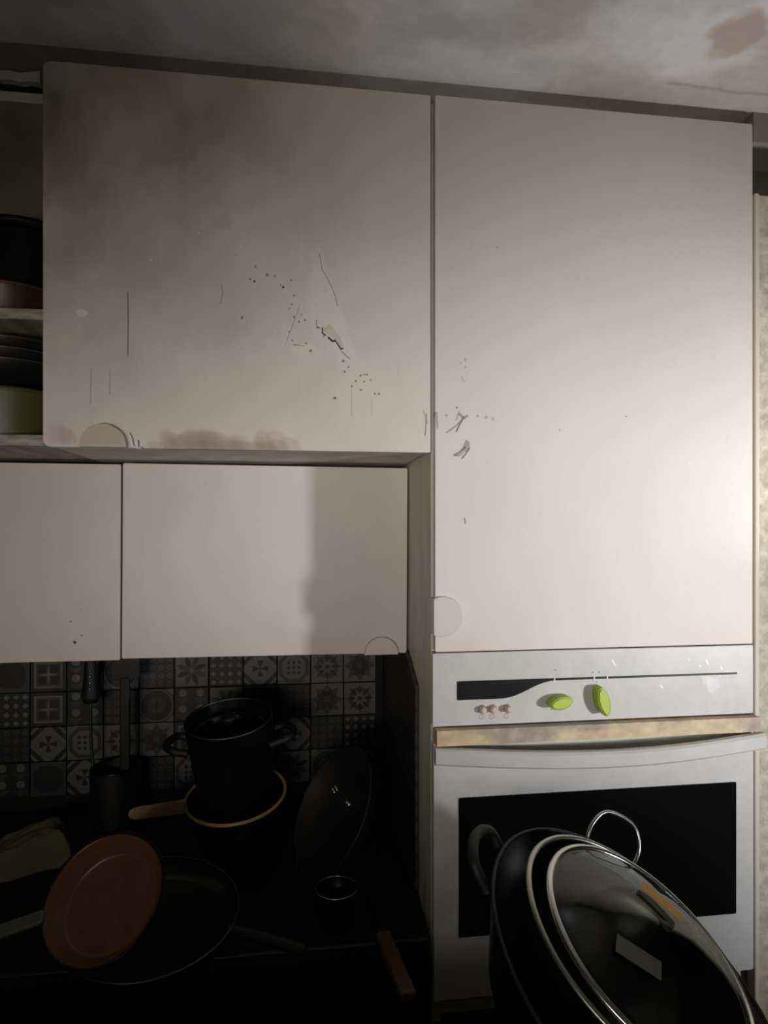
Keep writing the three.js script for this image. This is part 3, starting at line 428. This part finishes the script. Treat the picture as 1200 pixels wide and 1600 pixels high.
{ // big dark pan leaning on the splash panel
  const t = thing('wok', 'large dark wok leaning against the splash panel', 'wok', [-0.155, 1.03, -0.20]); t.rotation.set(0.5, 0, 0.95);
  mesh('wok_shell', lathe([[0, -0.045], [0.04, -0.044], [0.08, -0.035], [0.112, -0.012], [0.128, 0.012], [0.125, 0.013], [0.108, -0.009], [0.078, -0.031], [0.04, -0.04], [0, -0.041]]), M({ color: 0x202021, roughness: 0.5 }), t);
  mesh('rim', new THREE.TorusGeometry(0.1265, 0.0022, 8, 80).rotateX(Math.PI / 2).translate(0, 0.0125, 0), blackMatt, t);
  const l = thing('spoon_rest', 'shiny steel tongs tip poking out above the wok', 'tongs', [-0.155, 1.105, -0.085]); l.rotation.set(0.3, 0.3, -0.95);
  for (const s of [0, 1]) mesh('tong_arm', box(-0.024, 0.026, s * 0.006, s * 0.006 + 0.003, -0.006, 0.006, 0.001), steel, l);
  mesh('tong_hinge', box(0.022, 0.03, 0, 0.009, -0.006, 0.006, 0.001), steel, l);
}
{ // small steel cup in front
  const t = thing('steel_cup', 'small steel cup with thin bright rim by the wok', 'cup', [-0.163, 0.901, -0.05]);
  mesh('cup_body', lathe([[0, 0], [0.026, 0], [0.029, 0.004], [0.037, 0.062], [0.0355, 0.062], [0.027, 0.006], [0, 0.004]]), M({ color: 0x2c2c2c, metalness: 1, roughness: 0.35 }), t);
  mesh('rim', new THREE.TorusGeometry(0.0365, 0.0013, 8, 64).rotateX(Math.PI / 2).translate(0, 0.062, 0), steel, t);
}
{ // orange-lined pan propped up at the left
  const t = thing('frying_pan', 'frying pan with orange-brown lining and grey handle', 'pan', [-0.52, 1.005, 0.02]); axisTo(t, [-0.2, 0.66, 0.62]); t.scale.setScalar(0.8);
  mesh('pan_body', lathe([[0, -0.004], [0.085, -0.004], [0.095, 0], [0.118, 0.04], [0.121, 0.041], [0.119, 0.043], [0.114, 0.04]]), blackEnamel, t);
  mesh('inner_coating', lathe([[0, 0], [0.085, 0], [0.093, 0.003], [0.1145, 0.0395]]), M({ roughness: 0.35, map: dataTex(256, 256, (u, v) => { const n = (fbm(u * 20, v * 12, 951) - 0.5) * 50; return [98 + n * 0.5, 66 + n * 0.4, 38 + n * 0.2]; }) }), t);
  const h = mesh('pan_handle', new RoundedBoxGeometry(0.19, 0.014, 0.026, 3, 0.006), M({ color: 0x4b4d46, roughness: 0.5 }), t, [-0.205, 0.042, 0.02]); h.rotation.y = 0.1;
}
{ // bigger pan beneath
  const t = thing('skillet', 'wide black skillet with steel rim under the orange pan', 'pan', [-0.47, 0.924, -0.02]); axisTo(t, [0.03, 0.98, 0.13]);
  mesh('pan_body', lathe([[0, 0.002], [0.115, 0.002], [0.125, 0.006], [0.142, 0.042], [0.139, 0.042], [0.122, 0.009], [0, 0.007]]), blackEnamel, t);
  mesh('rim', new THREE.TorusGeometry(0.1405, 0.0018, 8, 90).rotateX(Math.PI / 2).translate(0, 0.0425, 0), dullSteel, t);
  mesh('pan_handle', tube([[0.13, 0.035, 0.04], [0.18, 0.045, 0.07], [0.25, 0.05, 0.11]], 0.009, 24, 10), blackMatt, t);
}
{ // utensils standing in a crock
  const t = thing('utensil_crock', 'black utensil crock against the patterned tiles', 'crock', [-0.655, 0.901, -0.50]);
  mesh('crock_body', lathe([[0, 0], [0.05, 0], [0.054, 0.005], [0.056, 0.13], [0.052, 0.13], [0.05, 0.008], [0, 0.005]]), blackMatt, t);
  mesh('rim', new THREE.TorusGeometry(0.054, 0.0028, 8, 60).rotateX(Math.PI / 2).translate(0, 0.13, 0), blackEnamel, t);
  const u = thing('slotted_turner', 'black turner standing upright in the crock', 'turner', [-0.632, 0.911, -0.495]);
  mesh('turner_shaft', box(-0.011, 0.011, 0, 0.33, -0.005, 0.005, 0.003), blackMatt, u);
  mesh('turner_head', board(0.066, 0.085, 0.004, [0.012, 0.012, 0.006, 0.006]), blackMatt, u, [-0.033, 0.325, 0.002]);
  const v = thing('studded_ladle', 'ladle with black studded grip and pale steel stem', 'ladle', [-0.715, 1.031, -0.515]);
  mesh('steel_stem', tube([[0.02, -0.10, 0.02], [0.005, 0.0, 0], [0, 0.10, 0], [0, 0.16, 0]], 0.0035, 20, 8), dullSteel, v);
  mesh('grip', lathe([[0, 0.15], [0.016, 0.15], [0.021, 0.165], [0.016, 0.20], [0.013, 0.25], [0.01, 0.27], [0, 0.272]], 24), blackMatt, v);
  for (let i = 0; i < 4; i++) mesh('stud', new THREE.SphereGeometry(0.0034, 12, 8), steel, v, [0.002, 0.185 + i * 0.014, 0.0165 - i * 0.0012]);
}
{ // folded dishcloth at the left
  const N = 28, pos = [], id = []; for (let k = 0; k < 2; k++) for (let j = 0; j <= N; j++) for (let i = 0; i <= N; i++) { const u = i / N, v = j / N; const top = 0.035 + 0.03 * fbm(u * 3, v * 3, 961) + 0.02 * u; const e = Math.min(1, 6 * Math.min(u, 1 - u, v, 1 - v)); pos.push((u - 0.5) * 0.15 + 0.006 * Math.sin(v * 9), k ? 0 : 0.004 + top * Math.sqrt(e), (v - 0.5) * 0.1 + 0.006 * Math.sin(u * 7)); }
  const L = (N + 1) * (N + 1); for (let j = 0; j < N; j++) for (let i = 0; i < N; i++) { const a = j * (N + 1) + i, b = a + 1, c = a + N + 1, d = c + 1; id.push(a, c, b, b, c, d, L + a, L + b, L + c, L + b, L + d, L + c); }
  const edge = []; for (let i = 0; i < N; i++) { edge.push([i, i + 1], [N * (N + 1) + i + 1, N * (N + 1) + i], [(i + 1) * (N + 1), i * (N + 1)], [i * (N + 1) + N, (i + 1) * (N + 1) + N]); } for (const [a, b] of edge) id.push(a, b, L + a, b, L + b, L + a);
  const g = new THREE.BufferGeometry(); g.setAttribute('position', new THREE.Float32BufferAttribute(pos, 3)); g.setIndex(id); g.computeVertexNormals();
  const o = mesh('dish_cloth', g, M({ color: 0x5d5a48, roughness: 0.95 }), null, [-0.78, 0.9005, -0.33]); o.rotation.y = 0.35; o.userData = { label: 'crumpled grey-green dishcloth left of the crock', category: 'cloth' };
}
{ // knife at the worktop's front edge
  const t = thing('kitchen_knife', 'kitchen knife with brown wooden handle near the worktop front', 'knife', [-0.09, 0.9035, 0.0]); t.rotation.set(0.0, 0.12, 0);
  const s = new THREE.Shape(); s.moveTo(-0.008, 0); s.quadraticCurveTo(-0.008, 0.1, 0.006, 0.13); s.lineTo(0.009, 0); s.closePath(); const g = new THREE.ExtrudeGeometry(s, { depth: 0.0016, bevelEnabled: false }); g.rotateX(-Math.PI / 2);
  mesh('blade', g, M({ color: 0x252525, metalness: 1, roughness: 0.5 }), t, [0, 0.006, 0]);
  mesh('bolster', box(-0.01, 0.01, 0, 0.014, 0, 0.012, 0.002), dullSteel, t);
  mesh('knife_handle', new RoundedBoxGeometry(0.026, 0.016, 0.15, 3, 0.006), M({ color: 0x4a3320, roughness: 0.6 }), t, [0, 0.009, 0.085]);
}

// ---------------------------------------------------------------- the heap of pots in front of the oven
const AX = [0.416, 0.834, 0.361];
const axv = new THREE.Vector3(...AX).normalize();
const at = (c, k) => [c[0] + axv.x * k, c[1] + axv.y * k, c[2] + axv.z * k];
{
  const T = thing('kitchen_trolley', 'low trolley carrying the heap of pots before the oven', 'trolley', [0.26, 0, 0.5]);
  mesh('tray', new RoundedBoxGeometry(0.5, 0.03, 0.46, 2, 0.008), blackBoard, T, [0, 0.82, 0]);
  mesh('tray', new RoundedBoxGeometry(0.5, 0.03, 0.46, 2, 0.008), blackBoard, T, [0, 0.25, 0]);
  for (const [a, b] of [[-1, -1], [1, -1], [-1, 1], [1, 1]]) mesh('leg', box(a * 0.235 - 0.012, a * 0.235 + 0.012, 0, 0.805, b * 0.215 - 0.012, b * 0.215 + 0.012, 0.003), dullSteel, T);
  const c = [0.145, 1.130, 0.40];
  const w = thing('wide_pan', 'wide black pan with a pouring lip under the leaning pot', 'pan', at([c[0] + 0.028, c[1] - 0.012, c[2] - 0.004], -0.085)); axisTo(w, AX);
  mesh('pan_shell', lathe([[0, -0.055], [0.128, -0.055], [0.14, -0.048], [0.19, 0.045], [0.187, 0.046], [0.137, -0.044], [0, -0.05]], 80), blackEnamel, w);
  mesh('side_handle', tube([[-0.183, 0.03, -0.04], [-0.212, 0.046, -0.036], [-0.225, 0.05, 0], [-0.212, 0.046, 0.036], [-0.183, 0.03, 0.04]], 0.007, 30, 8), blackMatt, w).rotation.y = -0.5;
  mesh('rim', new THREE.TorusGeometry(0.1885, 0.0026, 8, 96).rotateX(Math.PI / 2).translate(0, 0.0455, 0), blackMatt, w);
  const p = thing('leaning_pot', 'black pot with steel rim leaning in front of the oven glass', 'pot', at(c, 0)); axisTo(p, AX);
  mesh('pot_body', lathe([[0, -0.125], [0.078, -0.125], [0.092, -0.118], [0.120, -0.05], [0.137, 0], [0.133, 0], [0.116, -0.05], [0.088, -0.112], [0, -0.12]], 80), blackEnamel, p);
  mesh('rim', new THREE.TorusGeometry(0.1355, 0.0036, 10, 110).rotateX(Math.PI / 2), M({ color: 0xa5a5a0, metalness: 1, roughness: 0.35 }), p);
  // loop handles
  for (const a of [-1.35, -1.35 + Math.PI]) { const ca = Math.cos(a), sa = Math.sin(a), P = (r, s, y) => [ca * r - sa * s, y, sa * r + ca * s]; mesh('loop_handle', tube([P(0.134, -0.034, -0.012), P(0.150, -0.036, 0.012), P(0.166, -0.024, 0.03), P(0.170, 0, 0.034), P(0.166, 0.024, 0.03), P(0.150, 0.036, 0.012), P(0.134, 0.034, -0.012)], 0.0026, 48, 8), steel, p); }
  const l = thing('pot_lid', 'large glass lid with steel rim on the leaning pot', 'lid', at([c[0] + 0.006, c[1] - 0.004, c[2] + 0.008], 0.006)); axisTo(l, AX);
  mesh('glass', lathe([[0, 0.032], [0.04, 0.029], [0.08, 0.019], [0.11, 0.007], [0.1225, 0], [0.1225, 0.003], [0.11, 0.010], [0.08, 0.022], [0.04, 0.032], [0, 0.035]], 80), glass, l);
  mesh('rim', new THREE.TorusGeometry(0.1235, 0.0045, 10, 110).rotateX(Math.PI / 2).translate(0, 0.0015, 0), steel, l);
  mesh('lid_screw', lathe([[0, 0.034], [0.007, 0.0345], [0.006, 0.038], [0, 0.039]], 24), blackMatt, l);
  const tagg = mesh('tan_reflection', new RoundedBoxGeometry(0.05, 0.0012, 0.020, 1, 0.0005), M({ color: 0xc09658, roughness: 0.8 }), l, [0.012, 0.0375, -0.034]); tagg.rotation.set(-0.18, -0.75, -0.05); tagg.userData.label = 'tan patch standing in for a reflection in the glass';  // tan piece in place of a lit reflection in the lid
  const tg2 = mesh('grey_reflection', new RoundedBoxGeometry(0.048, 0.001, 0.022, 1, 0.0004), M({ color: 0x55564f, roughness: 0.7 }), l, [-0.052, 0.0268, 0.042]); tg2.rotation.set(0.12, -0.45, 0.16); tg2.userData.label = 'dull grey patch standing in for a reflection in the glass';  // grey piece in place of a window reflection in the lid
}

// ---------------------------------------------------------------- small things
{ const o = mesh('white_thread', tube([[0, 0, 0], [0.004, -0.008, 0.002], [0.007, -0.020, 0.001], [0.013, -0.0225, 0.002], [0.013, -0.011, 0.003], [0.0135, -0.0225, 0.003], [0.020, -0.0235, 0.002]], 0.0014, 60, 6), M({ color: 0xf6f4ee, roughness: 0.8 }), null, [-0.4985, 1.7465, 0.005]); o.userData = { label: 'curled white thread caught at the stained door grip', category: 'thread' }; }

// ---------------------------------------------------------------- out of the picture: what lights and shades it
{
  const w = thing('added_work_lamp', 'invented work lamp on a tripod at the right, out of view', 'lamp', [LAMP.x, 0, LAMP.z]);  // lamp body added at the place of the unseen key source
  const head = new THREE.Group(); head.name = 'lamp_head'; head.position.set(0, LAMP.y, 0); head.quaternion.setFromUnitVectors(new THREE.Vector3(0, 0, 1), lampDir); w.add(head);
  mesh('housing', new RoundedBoxGeometry(0.2, 0.4, 0.05, 3, 0.015), blackMatt, head, [0, 0, -0.026]);
  mesh('glowing_panel', new RoundedBoxGeometry(0.17, 0.37, 0.006, 2, 0.003), M({ color: 0xeeeeee, emissive: 0xfdfbff, emissiveIntensity: 6, roughness: 0.5 }), head, [0, 0, 0.002]);
  mesh('pole', new THREE.CylinderGeometry(0.013, 0.013, 0.85, 16).translate(0, 0.75, 0), dullSteel, w);
  for (let k = 0; k < 3; k++) { const a = k * 2.094 + 0.5; mesh('leg', tube([[0, 0.5, 0], [Math.cos(a) * 0.15, 0.25, Math.sin(a) * 0.15], [Math.cos(a) * 0.3, 0.012, Math.sin(a) * 0.3]], 0.011, 12, 8), dullSteel, w); }
}
{ // uplighter added on the pier to brighten the ceiling
  const w = thing('added_uplighter', 'small uplighter added on the plaster pier to light the ceiling, out of view', 'lamp', [0.9, 1.42, -0.004]);
  mesh('back_plate', new THREE.CylinderGeometry(0.035, 0.035, 0.012, 24).rotateX(Math.PI / 2), dullSteel, w, [0, -0.02, 0.006]);
  mesh('arm', tube([[0, -0.02, 0.01], [0, -0.035, 0.05], [0, -0.028, 0.075]], 0.006, 16, 8), dullSteel, w);
  mesh('bowl_shade', lathe([[0.008, -0.03], [0.035, -0.022], [0.052, 0.0], [0.058, 0.03], [0.055, 0.03], [0.049, 0.001], [0.033, -0.018], [0.008, -0.026]], 40), M({ color: 0x9a978e, roughness: 0.6 }), w, [0, 0, 0.085]);
  mesh('bulb', new THREE.SphereGeometry(0.016, 20, 14), M({ color: 0xffffff, emissive: 0xfff6ea, emissiveIntensity: 4, roughness: 0.4 }), w, [0, -0.004, 0.085]);
  const l = new THREE.SpotLight(0xf8f6fa, 1.05, 0, 52 * Math.PI / 180, 1, 2); l.position.set(0.9, 1.44, 0.081); l.target.position.set(0.2, 2.36, 0.12); l.castShadow = true; l.shadow.radius = 2.6; l.name = 'added_ceiling_beam';
  scene.add(l, l.target);
}
renderer.render(scene, camera);
